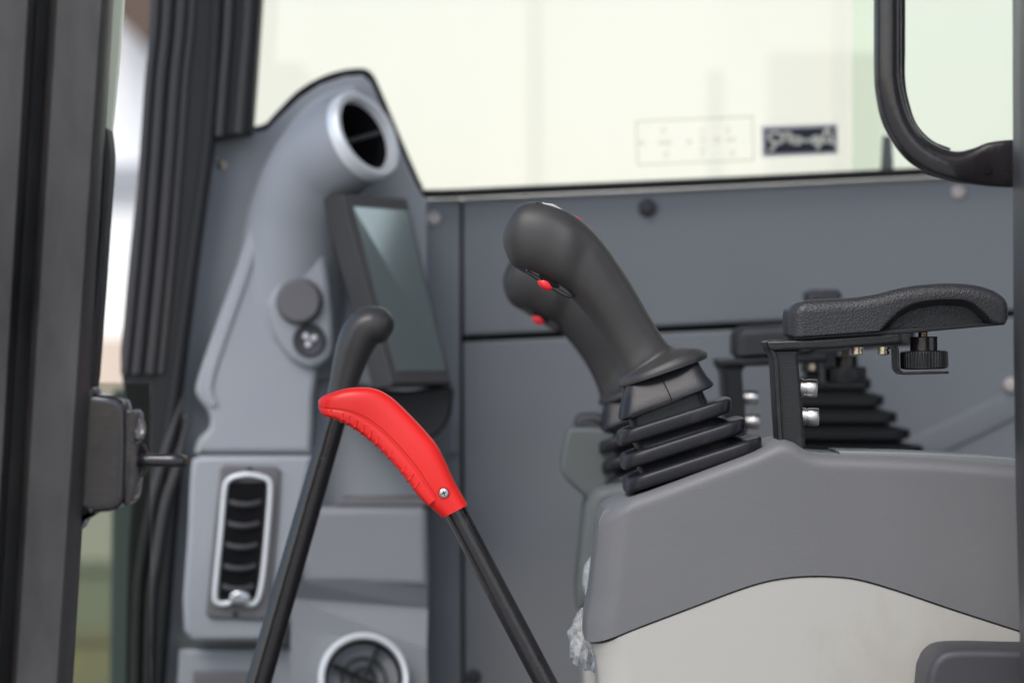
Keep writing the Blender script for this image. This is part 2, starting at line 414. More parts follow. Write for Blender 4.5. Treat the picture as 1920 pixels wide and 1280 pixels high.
round_vent(vc, nrm, px2m(86, TD - .055), t, rot=.95 + math.pi / 2, full=False)
# knob pad
pad = cr([(590, 412), (560, 440), (540, 500), (510, 545), (500, 580), (516, 630), (545, 672), (585, 690), (618, 672), (626, 635), (622, 560), (612, 470), (604, 420)], 5, True)
rp('control_pad', pad, TD - .012, TD + .004, .008, 'tower', t)
bm = bmesh.new(); r = px2m(40, TD)
lathe(bm, [(r * 1.12, .0), (r * 1.1, .003), (r, .004), (r, .010), (r * .9, .013), (r * .1, .013)], P(562, 565, TD - .012), (0, -1, 0), 40)
link('rotary_knob', bm, 'plate', t)
bm = bmesh.new(); r = px2m(28, TD)
lathe(bm, [(r * 1.12, 0), (r * 1.1, .003), (r * .98, .005), (r * .85, .004), (r * .1, .004)], P(580, 638, TD - .012), (0, -1, 0), 32)
sw = link('round_switch', bm, 'dimgrey', t)
bm = bmesh.new(); c0 = P(580, 636, TD - .0165)
for k in range(3):
    an = k * 2.1 + .3; dv = Vector((math.cos(an), 0, math.sin(an))) * r
    tube(bm, [c0 + dv * .12, c0 + dv * .35, c0 + dv * .52], [r * .12, r * .22, r * .12], 8, flat=.3)
sub(link('fan_symbol', bm, 'white', t), sw)
for px, py, rr_ in ((416, 310, 9), (345, 788, 9)): 
    screw('tower_screw', px, py, TD + .05, rr_, 'brass', t, .002, True)
# lower vent module
low = [(372, 854), (586, 854), (578, 900), (566, 960), (545, 1080), (530, 1180), (515, 1200), (362, 1200), (345, 1180), (343, 1120), (352, 1000), (356, 900), (360, 862)]
rp('vent_module', low, TD - .014, TD + .05, .006, 'tower', t)
rp('vent_plate', [(422, 870), (518, 874), (526, 882), (522, 960), (512, 1080), (504, 1152), (496, 1162), (394, 1158), (386, 1150), (392, 1080), (404, 960), (413, 878)], TD - .019, TD - .012, .003, 'plate', t)
fr = [(440, 893), (465, 889), (492, 894), (505, 902), (507, 925), (501, 1000), (493, 1080), (486, 1115), (478, 1130), (465, 1131), (445, 1124), (425, 1131), (410, 1130), (403, 1118), (408, 1060), (414, 1000), (421, 920), (427, 901)]
bm = bmesh.new(); tubepx(bm, fr + [fr[0]], 4.8, TD - .022, n=12, k=4); vf = link('vent_frame', bm, 'satin', t)
bm = bmesh.new(); rprism(bm, [(430, 903), (500, 903), (494, 1000), (480, 1122), (411, 1122), (418, 1000)], TD - .021, TD - .0192, .0005)
link('vent_opening', bm, 'dark', t)
bm = bmesh.new()
for k, yy in enumerate((940, 980, 1020, 1060, 1098)):
    xo = -(yy - 903) * .085
    tubepx(bm, [(434 + xo, yy, TD - .021), (446 + xo, yy + 4, TD - .0235), (463 + xo, yy + 6, TD - .025), (480 + xo, yy + 4, TD - .0235), (492 + xo, yy, TD - .021)], 5, TD, n=10, flat=.7, k=4)
link('vent_louver', bm, 'dimgrey', t)
rp('vent_tab', [(432, 1112), (445, 1106), (466, 1110), (470, 1124), (460, 1132), (430, 1130)], TD - .030, TD - .020, .003, 'chrome', t)
screw('plate_screw', 468, 880, TD - .019, 6, 'dimgrey', t, .001); screw('plate_screw', 441, 1150, TD - .019, 6, 'dimgrey', t, .001)
rp('lower_skirt', [(335, 1215), (560, 1215), (560, 1500), (315, 1500)], TD + .018, TD + .052, .006, 'tower', t)
rp('skirt_cover', [(362, 1258), (500, 1258), (495, 1500), (355, 1500)], TD + .008, TD + .02, .003, 'plate', t)
# right lower box with lower round vent
rp('glove_box', [(560, 950), (790, 950), (800, 960), (806, 1100), (570, 1090)], TD - .03, TD + .1, .008, 'wall', t)  # darker wall plastic stands in for the weaker light low in the cab
bm = bmesh.new()
d_ = TD - .03
loft(bm, [[P(545, 1085, d_), P(545, 1120, d_ + .02), P(545, 1180, d_ - .035), P(545, 1500, d_ - .05), P(545, 1500, TD + .1), P(545, 1085, TD + .1)],
          [P(802, 1085, d_), P(802, 1140, d_ + .02), P(800, 1215, d_ - .02), P(806, 1500, d_ - .04), P(806, 1500, TD + .1), P(802, 1085, TD + .1)]])
link('lower_housing', bm, 'wall', t, smooth=False)  # same darker plastic as the box above, in place of shade
rp('top_tray', [(640, 935), (800, 932), (800, 948), (630, 948)], TD - .01, TD + .1, .002, 'plate', t)
rp('recess', [(600, 700), (838, 700), (838, 940), (600, 940)], TD + .095, TD + .112, .003, 'wall', t)
nn = Vector((.12, -1, .16)).normalized()
round_vent(P(682, 1272, d_ - .045), nn, px2m(84, d_ - .045), t, rot=.35, ri=.87)

# monitor on the tower
mo = thing('monitor', 'dark slanted display monitor on a bracket in front of the tower', 'monitor', P(720, 730, 3.36))
MA, MB_, MC, MD = P(640, 362, 3.345), P(764, 372, 3.39), P(848, 720, 3.375), P(735, 722, 3.33)     # front face corners
fn = (MB_ - MA).cross(MD - MA).normalized()
if fn.y > 0: fn = -fn
sidev = P(604, 374, 3.40) - MA
bm = bmesh.new()
def quadring(i, depth):
    cc = (MA + MB_ + MC + MD) / 4
    return [p + (cc - p).normalized() * i + depth for p in (MA, MB_, MC, MD)]
loft(bm, [quadring(.003, -fn * 0), quadring(0, sidev * .06), quadring(0, sidev * .94), quadring(.003, sidev)])
link('housing', bm, 'bezel', mo, smooth=False)
def bil(u, v, off=0): return (MA * (1 - u) + MB_ * u) * (1 - v) + (MD * (1 - u) + MC * u) * v + fn * off
bm = bmesh.new(); loft(bm, [[bil(.12, .07, .0004), bil(.95, .07, .0004), bil(.95, .93, .0004), bil(.12, .93, .0004)],
                            [bil(.12, .07, .0012), bil(.95, .07, .0012), bil(.95, .93, .0012), bil(.12, .93, .0012)]])
link('screen', bm, 'screen', mo, smooth=False)
rp('mount_arm', cr([(650, 722), (750, 735), (838, 724), (846, 756), (835, 798), (800, 824), (750, 816), (700, 792), (650, 780)], 4, True), 3.39, TD + .06, .003, 'rubber2', mo)

# ================================================================ windshield pillar (far, left)
wp = thing('windshield_pillar', 'black windshield pillar with ribbed rubber strips beside the dashboard tower', 'pillar', P(330, 1400, 3.4))
rp('pillar_core', cr([(287, -300), (285, -50), (272, 150), (262, 300), (246, 450), (232, 600), (226, 680), (240, 770), (255, 830), (245, 960), (238, 1100), (232, 1500)], 3) +
   [(285, 1500), (303, 1290), (325, 1000), (338, 850), (332, 770), (366, 500), (398, 262), (470, 250), (478, 150), (489, -10), (500, -300)], TD + .0, TD + .05, .004, 'rubber2', wp)
def rib(pts, r, d, m='bead', fl=.8):
    bm = bmesh.new(); tubepx(bm, pts, r, d, n=14, flat=fl, k=5); return link('rubber_rib', bm, m, wp)
up = [(298, -300), (293, 0), (280, 150), (271, 280), (258, 450), (244, 600), (234, 700)]
rib([(x, y) for x, y in up], 9, TD - .002)
rib([(x + 22, y) for x, y in up], 10, TD - .004)
rib([(x + 48, y) for x, y in up], 11, TD - .002)
rib([(x + 68, y) for x, y in up], 8, TD + .0)
rib([(412, -300), (408, 0), (392, 250), (366, 450), (340, 640), (318, 800), (300, 900)], 12, TD, 'rubber2')
rib([(436, -300), (430, 0), (420, 150), (412, 255)], 9, TD - .004, 'bead')
rib([(474, -300), (467, 0), (456, 150), (448, 250)], 10, TD - .002, 'bead')
rib([(345, 740), (325, 800), (306, 860), (284, 940), (266, 1040), (256, 1150), (250, 1500)], [2, 6, 9, 9, 9, 9, 9], TD - .004)
rib([(352, 770), (344, 820), (330, 880), (308, 950), (292, 1050), (280, 1150), (272, 1500)], [2, 6, 9, 9, 9, 9, 9], TD - .004)
gl = rp('lower_glass', [(60, 716), (283, 718), (283, 1500), (60, 1500)], 3.2, 3.206, .0008, 'glassd'); tag(gl, 'green tinted lower glass pane behind the door latch', 'glass')
ps = rp('outside_post', [(212, 730), (262, 730), (252, 1500), (203, 1500)], 3.9, 3.96, .004, mat('green_grey_post', (.10, .13, .125), .4)); tag(ps, 'dim green grey post seen behind the lower glass', 'post')

# ================================================================ near left door pillar with latch
ND = 2.40
dp = thing('door_pillar', 'dusty black painted door pillar carrying the striker latch, nearest on the left', 'pillar', P(60, 1400, ND))
prof_top = [(-260, ND + .12), (-260, ND - .03), (52, ND - .03), (62, ND - .022), (70, ND + .004), (90, ND + .008), (97, ND - .010), (108, ND - .016), (190, ND - .016), (203, ND - .008), (212, ND + .012), (214, ND + .12)]
prof_bot = [(-360, ND + .12), (-360, ND - .03), (-20, ND - .03), (-12, ND - .022), (-6, ND + .004), (17, ND + .008), (22, ND - .010), (31, ND - .016), (106, ND - .016), (119, ND - .008), (134, ND + .012), (137, ND + .12)]
secs = []
for k in range(15):
    yy = -320 + k * 140; f = yy / 1280
    secs.append([P(a_[0] * (1 - f) + b_[0] * f, yy, a_[1]) for a_, b_ in zip(prof_top, prof_bot)])
bm = bmesh.new(); loft(bm, secs); link('post', bm, 'pillar', dp, ang=25)
rp('edge_seal', cr([(200, 240), (205, 270), (206, 310), (198, 420), (186, 590), (172, 745), (150, 745), (170, 590), (185, 420), (190, 300), (192, 250)], 3, True), ND + .02, ND + .06, .003, 'rubber2', dp)
rp('glass_edge', [(205, -300), (240, -300), (232, 0), (222, 130), (206, 278), (196, 260), (200, 100)], ND + .09, ND + .10, .001, 'edge', dp)
LD = ND + .032
M['cast'] = mat('lumpy_black_paint', (.018, .016, .017), .18, bump=('n', 50, .45), coat=.5)
# latch bracket
br = [(140, 738), (175, 738), (200, 741), (222, 745), (232, 752), (236, 764), (236, 850), (233, 930), (229, 945), (220, 954), (206, 958), (176, 960), (140, 960)]
rp('latch_bracket', br, LD - .018, LD + .03, .005, 'cast', dp)
for pts in ([(150, 700), (172, 722), (180, 738), (170, 748), (150, 745)], [(130, 955), (185, 953), (176, 964), (160, 974), (150, 992), (130, 995)]):
    rp('weld_fillet', cr(pts, 3, True), LD - .012, LD + .028, .0035, 'paint', dp)
bm = bmesh.new()
for k in range(26):
    y = 742 + k * 8.6; r0 = random.uniform(.0016, .0034)
    mtx = Matrix.Translation(P(168 + random.uniform(-3, 5), y, LD - .016)) @ Matrix.Diagonal((1, .6, random.uniform(.8, 1.8), 1))
    bmesh.ops.create_icosphere(bm, subdivisions=2, radius=r0, matrix=mtx)
link('weld_bead', bm, 'paint', dp)
sp = [(236, 770), (247, 768), (256, 778), (256, 800), (252, 830), (256, 845), (256, 900), (250, 930), (240, 946), (232, 946)]
rp('striker_plate', cr(sp, 3) + [(230, 770)], LD - .012, LD + .036, .0015, 'paint', dp)
ax = Vector((.82, -.57, 0)).normalized()
for (x, y) in ((253, 803), (244, 915)):
    bm = bmesh.new(); r = .0100
    lathe(bm, [(r * 1.05, 0), (r * 1.05, .0016), (r * .8, .0019), (r * .78, .004), (r * .5, .0045), (r * .45, .003), (r * .1, .003)], P(x, y, LD + .003), ax, 24)
    bo = link('torx_bolt', bm, 'steel', dp)
    bm = bmesh.new(); u = ax.orthogonal().normalized(); v = ax.cross(u); c0 = P(x, y, LD + .003) + ax * .0018
    for k in range(14):
        an = k * math.tau / 14; tube(bm, [c0 + (u * math.cos(an) + v * math.sin(an)) * r * .86, c0 + (u * math.cos(an) + v * math.sin(an)) * r * .86 + ax * .0012], .0009, 6)
    sub(link('bolt_teeth', bm, 'dark', dp), bo)
bm = bmesh.new(); lathe(bm, [(.0135, -.003), (.0135, .003), (.010, .0048), (.007, .005), (.001, .005)], P(252, 862, LD + .006), ax, 28); link('striker_boss', bm, 'paint', dp)
bm = bmesh.new(); tubepx(bm, [(246, 862, LD + .004), (290, 862, LD), (330, 863, LD - .002), (341, 864, LD + .006), (338, 864, LD + .03), (300, 863, LD + .04), (250, 862, LD + .04)], 12, LD, n=16, k=6)
link('striker_loop', bm, 'paint', dp)

# ================================================================ right pillar and grab rail
rpil = rp('rear_pillar', [(1896, -400), (1899, 640), (1903, 900), (1911, 1200), (1914, 1500), (2300, 1500), (2300, -400)], 2.34, 2.45, .003, 'pillar', dref=2.45); tag(rpil, 'dark door pillar at the right edge of the view', 'pillar')
bm = bmesh.new()
GD = 2.50
rl = thing('grab_rail', 'black bent tubular grab rail with flattened bolt end at upper right', 'rail', P(1895, 310, GD))
q = [(1638, -300, 1690, -300, .0115), (1638, -100, 1690, -100, .0115), (1638, 60, 1690, 60, .0115), (1638, 130, 1690, 130, .0115), (1641, 175, 1692, 158, .0115), (1651, 222, 1700, 196, .0115), (1671, 264, 1714, 232, .0115), (1702, 302, 1737, 260, .0115),
     (1742, 328, 1766, 277, .011), (1785, 341, 1795, 284, .010), (1822, 346, 1825, 278, .0075), (1858, 350, 1855, 267, .005), (1905, 352, 1902, 262, .0045), (1960, 352, 1960, 262, .0045)]
pairs(bm, q, GD, expo=2.1, n=32, k=6); link('tube', bm, 'paint', rl)
bm = bmesh.new(); tubepx(bm, [(1692, -300), (1692, 60), (1692, 150), (1701, 200), (1716, 238), (1745, 268), (1780, 283)], 5.5, GD + .008, n=10, flat=1.2); link('weather_strip', bm, 'rubber2', rl)
bm = bmesh.new(); lathe(bm, [(px2m(8.5, GD), -.0003), (px2m(8.5, GD), .0006), (px2m(1, GD), .0007)], P(1851, 318, GD - .0055), (0, -1, 0), 24); link('bolt_hole', bm, 'dark', rl)

# ================================================================ near console
CD = 2.64
M['lid'] = mat('smooth_grey_plastic', (.20, .21, .21), .25)  # lighter than the shell: sky reflected on the lid is put into its colour
def interp(tab, x, kx=0, ky=1):
    if x <= tab[0][kx]: return tab[0][ky]
    for a_, b_ in zip(tab, tab[1:]):
        if a_[kx] <= x <= b_[kx]: return a_[ky] + (b_[ky] - a_[ky]) * (x - a_[kx]) / max(1e-6, b_[kx] - a_[kx])
    return tab[-1][ky]
def panel_grid(top, bot, left, d0, d1, rl, rt, r):
    """moulded panel: front face between the curves top and bot, starting at the curve left, rounded over
    rl px at the left end and rt px at the top, sides running back to d1"""
    bm = bmesh.new(); yl0, yl1 = left[0][1], left[-1][1]
    gs = [0, 1, 2.5, 4.5, 7, 10, 14, 19, 25, 31, 37, 42, 47, 54, 64] + [76 + 14 * i for i in range(80)]
    us = [0, .0015, .004, .008, .014, .021, .03, .04, .052, .066, .082, .1, .13] + [.17 + .83 * i / 16 for i in range(17)]
    rows = []
    for g_ in gs:
        row = []
        for u in us:
            yl = yl0 + (yl1 - yl0) * u; xl = interp([(y, x) for x, y in left], yl)
            x = xl + g_; yt, yb = interp(top, x), interp(bot, x)
            ylim = max(yt, yl0) if g_ == 0 else yt
            y = yt + (yb - yt) * u if g_ > 0 else yl
            if 0 < g_ < 60:
                w0 = 1 - g_ / 60; y = y * (1 - w0) + (yt + (max(yl, yt) - yt) * 1.0 if u > 0 else yt) * w0 if y < yb else y
                y = min(y, yb)
            dt = y - yt
            a_ = max(0, 1 - g_ / rl); b_ = max(0, 1 - dt / rt)
            tt = min(1, math.sqrt(a_ * a_ + b_ * b_))
            dd = d0 + r * (1 - math.sqrt(max(0, 1 - tt * tt))) + .007 * max(0, 1 - g_ / 52)
            p = P(x, y, d0 + .008); row.append(Vector((p.x, dd, p.z)))
        rows.append([Vector((row[0].x, d1, row[0].z))] + row + [Vector((row[-1].x, d1, row[-1].z))])
    rows = [[Vector((p.x, d1, p.z)) for p in rows[0]]] + rows + [[Vector((p.x, d1, p.z)) for p in rows[-1]]]
    return loft(bm, rows, False, False, closed=False)
def console(name, label, m1='shell', m2='beige', full=True):
    t = thing(name, label, 'console', P(1500, 1400, CD + .07), 'control consoles')
    top = cr([(1126, 966), (1134, 956), (1150, 946), (1172, 936)], 4)[:-1] + \
          [(1172, 936), (1260, 904), (1350, 870), (1415, 846)] + cr([(1440, 834), (1462, 825), (1482, 826), (1498, 836), (1516, 846), (1545, 851)], 4) + \
          [(1650, 855), (1750, 859), (1850, 867), (1950, 876), (2100, 893), (2300, 929)]
    seam = cr([(2300, 1310), (2000, 1208), (1910, 1180), (1780, 1138), (1680, 1104), (1610, 1084), (1560, 1078), (1500, 1078), (1440, 1086), (1380, 1104), (1290, 1138), (1200, 1172), (1140, 1196), (1112, 1203), (1097, 1202)], 5)
    out = top + seam + [(1099, 1165)]
    w_ = [1] * len(top) + [.08] * len(seam) + [.5]
    w_[len(top) - 1] = 0
    link('upper_shell', panel_grid(top, seam[::-1], [(1132, 958), (1124, 978), (1116, 1050), (1108, 1120), (1099, 1165), (1097, 1203)], CD, CD + .13, 40, 26, .012), m1, t, ang=50)
    link('lower_panel', panel_grid([(x, y + 1.1) for x, y in seam[::-1]], [(1126, 1500), (2300, 1500)], [(1106, 1207), (1111, 1217), (1117, 1235), (1122, 1270), (1126, 1500)], CD + .0012, CD + .13, 40, 3, .012), m2, t, ang=50)
    if full:
        rp('tray_lid', [(1572, 845), (1700, 848), (1850, 855), (1950, 864), (2000, 900), (1585, 880)], CD + .030, CD + .118, .0012, M['lid'], t, dref=CD + .03)
    return t
con = console('control_console', 'nearest control console with grey upper shell and beige lower panel')
# joystick
JD = 2.70
def joystick():
    t = thing('joystick', 'black joystick with red trigger button and ribbed rubber boot on the near console', 'joystick', P(1290, 900, JD), 'joysticks')
    bm = bmesh.new()
    z = [(950, 418, 944, 434, .003), (958, 402, 943, 452, .0125), (971, 387, 948, 474, .019), (990, 379, 960, 496, .0235), (1022, 380, 984, 512, .026), (1055, 391, 1014, 524, .027), (1080, 405, 1038, 536, .0282), (1094, 415, 1052, 544, .0272),
         (1110, 430, 1068, 556, .0246), (1128, 450, 1084, 572, .0242), (1150, 479, 1103, 594, .0238), (1177, 521, 1125, 625, .0225), (1203, 566, 1144, 658, .0205), (1228, 609, 1157, 688, .0198), (1247, 637, 1162, 706, .021), (1262, 648, 1162, 711, .0218),
         (1286, 648, 1160, 714, .0265), (1308, 650, 1159, 717, .032), (1323, 658, 1159, 721, .0345), (1326, 667, 1160, 725, .035), (1321, 673, 1165, 726, .034), (1285, 682, 1190, 716, .026)]
    z[9] = z[9]
    pairs(bm, z, JD, 2.35, n=48, k=6)
    for v in bm.verts:      # the hand side is narrower below the button shelf
        pass
    grip = link('grip', bm, 'grip', t)
    # lower trigger recess
    gy = JD - .0222
    bm = bmesh.new(); rprism(bm, cr([(986, 503), (1004, 508), (1032, 521), (1058, 537), (1076, 557), (1060, 557), (1032, 541), (1004, 523), (988, 512)], 3, True), JD - .015, JD + .014, .002)
    link('trigger_shelf', bm, 'grip', t)
    bm = bmesh.new(); rprism(bm, [(1010, 514), (1020, 515), (1044, 529), (1050, 538), (1040, 540), (1014, 526)], JD - .0157, JD + .01, .0008); link('trigger_slot', bm, 'dark', t)
    bm = bmesh.new()
    c0 = P(1033, 517, JD - .007); ax_ = Vector((-.35, -.55, -.75)).normalized()
    long = (P(1042, 538, JD) - P(1012, 519, JD)).normalized(); ax_ = (ax_ - long * ax_.dot(long)).normalized(); sh = ax_.cross(long)
    rows = []
    for k in range(9):
        th = k / 8 * math.pi / 2
        rows.append([c0 + ax_ * (.009 + .0052 * math.sin(th)) + (long * math.cos(j * math.tau / 24) * .0074 + sh * math.sin(j * math.tau / 24) * .0042) * max(.02, math.cos(th)) for j in range(24)])
    rows.insert(0, [p - ax_ * .010 for p in rows[0]])
    loft(bm, rows); link('trigger_button', bm, 'redb', t)
    # top buttons
    up_ = Vector((.42, 0, .9)).normalized(); al = Vector((.9, 0, -.42))
    bm = bmesh.new(); rprism(bm, cr([(1014, 379), (1024, 381), (1036, 382), (1050, 390), (1059, 397), (1060, 406), (1046, 404), (1026, 394)], 2, True), JD - .011, JD + .011, .0015); link('top_button', bm, 'greyb', t)
    bm = bmesh.new(); rprism(bm, cr([(1066, 407), (1078, 405), (1088, 410), (1094, 418), (1098, 428), (1086, 430)], 3, True), JD - .009, JD + .009, .001); link('rear_button', bm, 'redb', t)
    bm = bmesh.new(); rprism(bm, [(1006, 379), (1014, 378), (1018, 381), (1016, 386)], JD - .012, JD + .012, .0005); link('button_bezel', bm, 'dimgrey', t)
    # rubber boot
    bm = bmesh.new()
    e = 7
    z = [(1296, 675, 1176, 720, .022, 0, 4), (1304, 674, 1171, 724, .025, 0, e), (1312, 684, 1168, 738, .027, 0, e), (1325, 704, 1163, 764, .0315, 0, e), (1334, 714, 1160, 779, .034, 0, e), (1336, 720, 1161, 785, .0345, 0, e),
         (1331, 725, 1165, 789, .0335, 0, e), (1318, 730, 1178, 786, .0295, 0, e)]
    pairs(bm, z, JD, e, n=64, sub_=False)
    cap = link('boot_cap', bm, 'rubber', t)
    bm = bmesh.new()
    def R_(x0, y0, x1, y1, hw, dy=0): return (x1, y1 + dy, x0, y0 + dy, hw, 0, e)
    z = [R_(1180, 784, 1316, 732, .028), R_(1182, 806, 1326, 754, .0285)]
    rings = [((1157, 822), (1368, 756), .0440), ((1164, 866), (1393, 793), .0475), ((1169, 909), (1423, 827), .0520)]
    necks = [((1188, 842), (1350, 784), .0335), ((1192, 886), (1378, 820), .0385), None]
    for (L, U, hw), nk in zip(rings, necks):
        L0 = Vector(L); U0 = Vector(U)
        ins = lambda kk: (L0[0] + kk, L0[1] - kk * .32, U0[0] - kk, U0[1] + kk * .32)
        prof = [(28, -15, .74), (9, -15, .91), (3.5, -13.5, .97), (.8, -10, .995), (0, -4, 1), (0, 5, 1), (.8, 10, .99), (3, 13, .965), (8, 14.2, .91), (28, 14.2, .74)]
        for kk, dy, sc in prof:
            a4 = ins(kk); z.append(R_(a4[0], a4[1], a4[2], a4[3], hw * sc, dy))
        if nk: z.append(R_(nk[0][0], nk[0][1], nk[1][0], nk[1][1], nk[2])) if False else None
    z = [s for s in z if s]
    pairs(bm, z, JD, e, n=64, sub_=False)
    bel = link('bellows', bm, 'rubber', t, ang=50)
    for kind, pts in (('mould_line', [(1238, 704, JD - .0298), (1252, 731, JD - .0338), (1260, 752, JD - .0358)]),):
        bm = bmesh.new(); tubepx(bm, pts, .8, JD, n=6, k=2); sub(link(kind, bm, 'dark', t), cap)
    return t
js = joystick()
# armrest
def armrest():
    AD = 2.66
    t = thing('armrest', 'black textured armrest pad on a bracket behind the near joystick', 'armrest', P(1490, 840, AD + .02), 'armrests')
    top = cr([(1479, 592), (1480, 582), (1488, 571), (1504, 564), (1530, 561), (1570, 559), (1610, 556), (1650, 549), (1690, 539), (1730, 533), (1780, 530), (1820, 532), (1850, 538), (1875, 549), (1889, 561), (1894, 575)], 5)
    def tz(x):
        for (x0, y0), (x1, y1) in zip(top, top[1:]):
            if x0 <= x <= x1: return y0 + (y1 - y0) * (x - x0) / max(1e-6, x1 - x0)
        return top[-1][1]
    def bz(x): return 633 - (x - 1480) * .068 + (max(0, (1496 - x)) / 16) ** 2 * -6 - (max(0, x - 1880) / 14) ** 2 * 8
    cre = cr([(1640, 632), (1662, 606), (1690, 580), (1720, 566), (1760, 560), (1800, 560), (1822, 566), (1844, 584), (1860, 600), (1884, 606)], 5)
    def cz(x):
        if x < 1640 or x > 1884: return 999
        for (x0, y0), (x1, y1) in zip(cre, cre[1:]):
            if x0 <= x <= x1: return y0 + (y1 - y0) * (x - x0) / max(1e-6, x1 - x0)
        return 999
    xs = [1479.5, 1480.5, 1482, 1485, 1489, 1495] + [1500 + i * 5 for i in range(77)] + [1884, 1888, 1891, 1893, 1894]
    D0, D1, r = AD, AD + .075, .010
    rows = []
    for x in xs:
        zt, zb = P(x, tz(x), AD).z, P(x, bz(x), AD).z
        endi = 0
        for e0 in (x - 1479.5, 1894 - x):
            if e0 < 26: endi = max(endi, .012 * (1 - math.sqrt(max(0, 1 - (1 - e0 / 26) ** 2))))
        X = P(x, 600, AD).x; row = []
        a0, a1 = D0 + endi, D1 - endi
        hgt = zt - zb; r_ = min(r, hgt * .42)
        N = 26
        for i in range(N + 1):          # front face from bottom to the start of the top rounding
            z_ = zb + (hgt - r_) * i / N
            py = 640 - (z_ - H) * F / AD
            c = cz(x); y_ = a0
            if py > c: 
                s_ = min(1, (py - c) / 14.0); y_ = a0 + .015 * (s_ * s_ * (3 - 2 * s_))
            if i == 0: y_ += .0015
            row.append(Vector((X, y_, z_)))
        for k in range(1, 7):
            th = k / 6 * math.pi / 2; row.append(Vector((X, a0 + r_ * (1 - math.cos(th)), zt - r_ + r_ * math.sin(th))))
        for k in range(0, 7):
            th = k / 6 * math.pi / 2; row.append(Vector((X, a1 - r_ + r_ * math.sin(th), zt - r_ + r_ * math.cos(th))))
        row.append(Vector((X, a1, zb)))
        rows.append(row)
    bm = bmesh.new(); loft(bm, rows); link('pad', bm, 'leather', t)
    rp('pad_base', [(1486, 630), (1700, 616), (1888, 603), (1882, 609), (1700, 625), (1490, 637)], AD + .006, AD + .068, .001, 'seal', t)
    # bracket: horizontal plate
    rp('bracket_arm', [(1436, 642), (1440, 638), (1520, 636), (1684, 624), (1691, 628), (1691, 640), (1684, 645), (1560, 654), (1470, 657), (1446, 659), (1440, 654)], AD + .004, AD + .062, .0025, 'coat', t)
    rp('bracket_post', cr([(1440, 655), (1448, 664), (1452, 682), (1456, 740), (1462, 815)], 4) + [(1463, 860), (1511, 860), (1509, 830), (1504, 760), (1497, 680)] + cr([(1496, 672), (1498, 664), (1508, 654)], 3), AD + .010, AD + .055, .0025, 'coat', t)
    rp('post_flange', cr([(1439, 656), (1447, 664), (1451, 682), (1454, 740), (1461, 850)], 4) + [(1469, 850), (1463, 740), (1460, 682), (1456, 664), (1450, 656)], AD + .005, AD + .058, .0008, 'coat', t)
    for (x, y) in ((1502, 727), (1505, 781)):
        c0 = P(x, y, AD + .03); bm = bmesh.new(); r = px2m(17, AD)
        lathe(bm, [(r * 1.02, 0), (r * 1.02, .0022), (r * .93, .0024), (r * .93, .004), (r * .98, .0042), (r, .0055), (r, .0118), (r * .92, .0128), (r * .5, .013), (r * .45, .008), (r * .05, .008)], c0, (1, -.12, -.02), 28)
        link('cap_bolt', bm, 'steel', t)
    for x in (1607, 1656):
        c0 = P(x, 651, AD + .02); bm = bmesh.new(); r = px2m(12, AD)
        lathe(bm, [(r * 1.05, 0), (r * 1.05, .0016), (r * .8, .0018), (r * .8, .0028), (r * .98, .003), (r * .95, .0055), (r * .6, .0062), (r * .05, .0062)], c0, (0, -.05, -1), 24)
        link('small_bolt', bm, 'brass', t)
    # z shaped clip
    zc = [(1588, 649), (1668, 645), (1678, 647), (1683, 655), (1684, 672), (1685, 690), (1692, 699), (1704, 700), (1779, 698)]
    outp = cr(zc, 4); th = 2.4; A_, B_ = [], []
    for i, p in enumerate(outp):
        n0 = Vector(outp[min(i + 1, len(outp) - 1)]) - Vector(outp[max(i - 1, 0)]); n0 = Vector((-n0.y, n0.x)).normalized() * th
        A_.append((p[0] + n0.x, p[1] + n0.y)); B_.append((p[0] - n0.x, p[1] - n0.y))
    rp('clip', A_ + B_[::-1], AD + .010, AD + .05, .0006, 'coat', t)
    # threaded stud and knurled knob
    c0 = P(1730, 617, AD + .03); bm = bmesh.new(); pr = []
    for k in range(10):
        h = .001 + k * .0017; pr += [(.0042, h), (.0034, h + .0008)]
    lathe(bm, pr, c0, (0.02, 0, -1), 20); link('threaded_stud', bm, 'brass', t)
    c0 = P(1732, 631, AD + .03); bm = bmesh.new()
    lathe(bm, [(.0105, 0), (.0112, .0008), (.0112, .012), (.010, .0125)], c0, (0.02, 0, -1), 32); kn = link('knob_hub', bm, 'paint', t)
    bm = bmesh.new(); u = Vector((1, 0, .02)).normalized(); v = Vector((0, 1, 0)); a_ = Vector((.02, 0, -1)); rows = []
    n = 180
    for rk, h in ((.0165, .011), (.0186, .0118), (.0191, .0135), (.0191, .0235), (.0186, .0252), (.0150, .026)):
        rows.append([c0 + a_ * h + (u * math.cos(j * math.tau / n) + v * math.sin(j * math.tau / n)) * (rk - (.0007 if j % 4 < 2 and .0118 < h < .025 else 0)) for j in range(n)])
    loft(bm, rows); link('knurled_knob', bm, 'coat', t, ang=25)
    return t
ar = armrest()
def copy_tree(o, par=None):
    c = o.copy(); C.objects.link(c)
    if par is not None: c.parent = par
    for ch in list(o.children): copy_tree(ch, c)
    return c
def shift(c, src, dst): c.location = c.location + (dst - src)
j2 = copy_tree(js); shift(j2, P(1026, 527, JD), P(1012, 594, 3.26))
j2['label'] = 'second joystick half hidden behind the near one, dark and blurred'
a2 = copy_tree(ar); shift(a2, P(1480, 633, 2.66), P(1377, 668, 3.22))
a2['label'] = 'farther armrest, blurred behind the near armrest bracket'

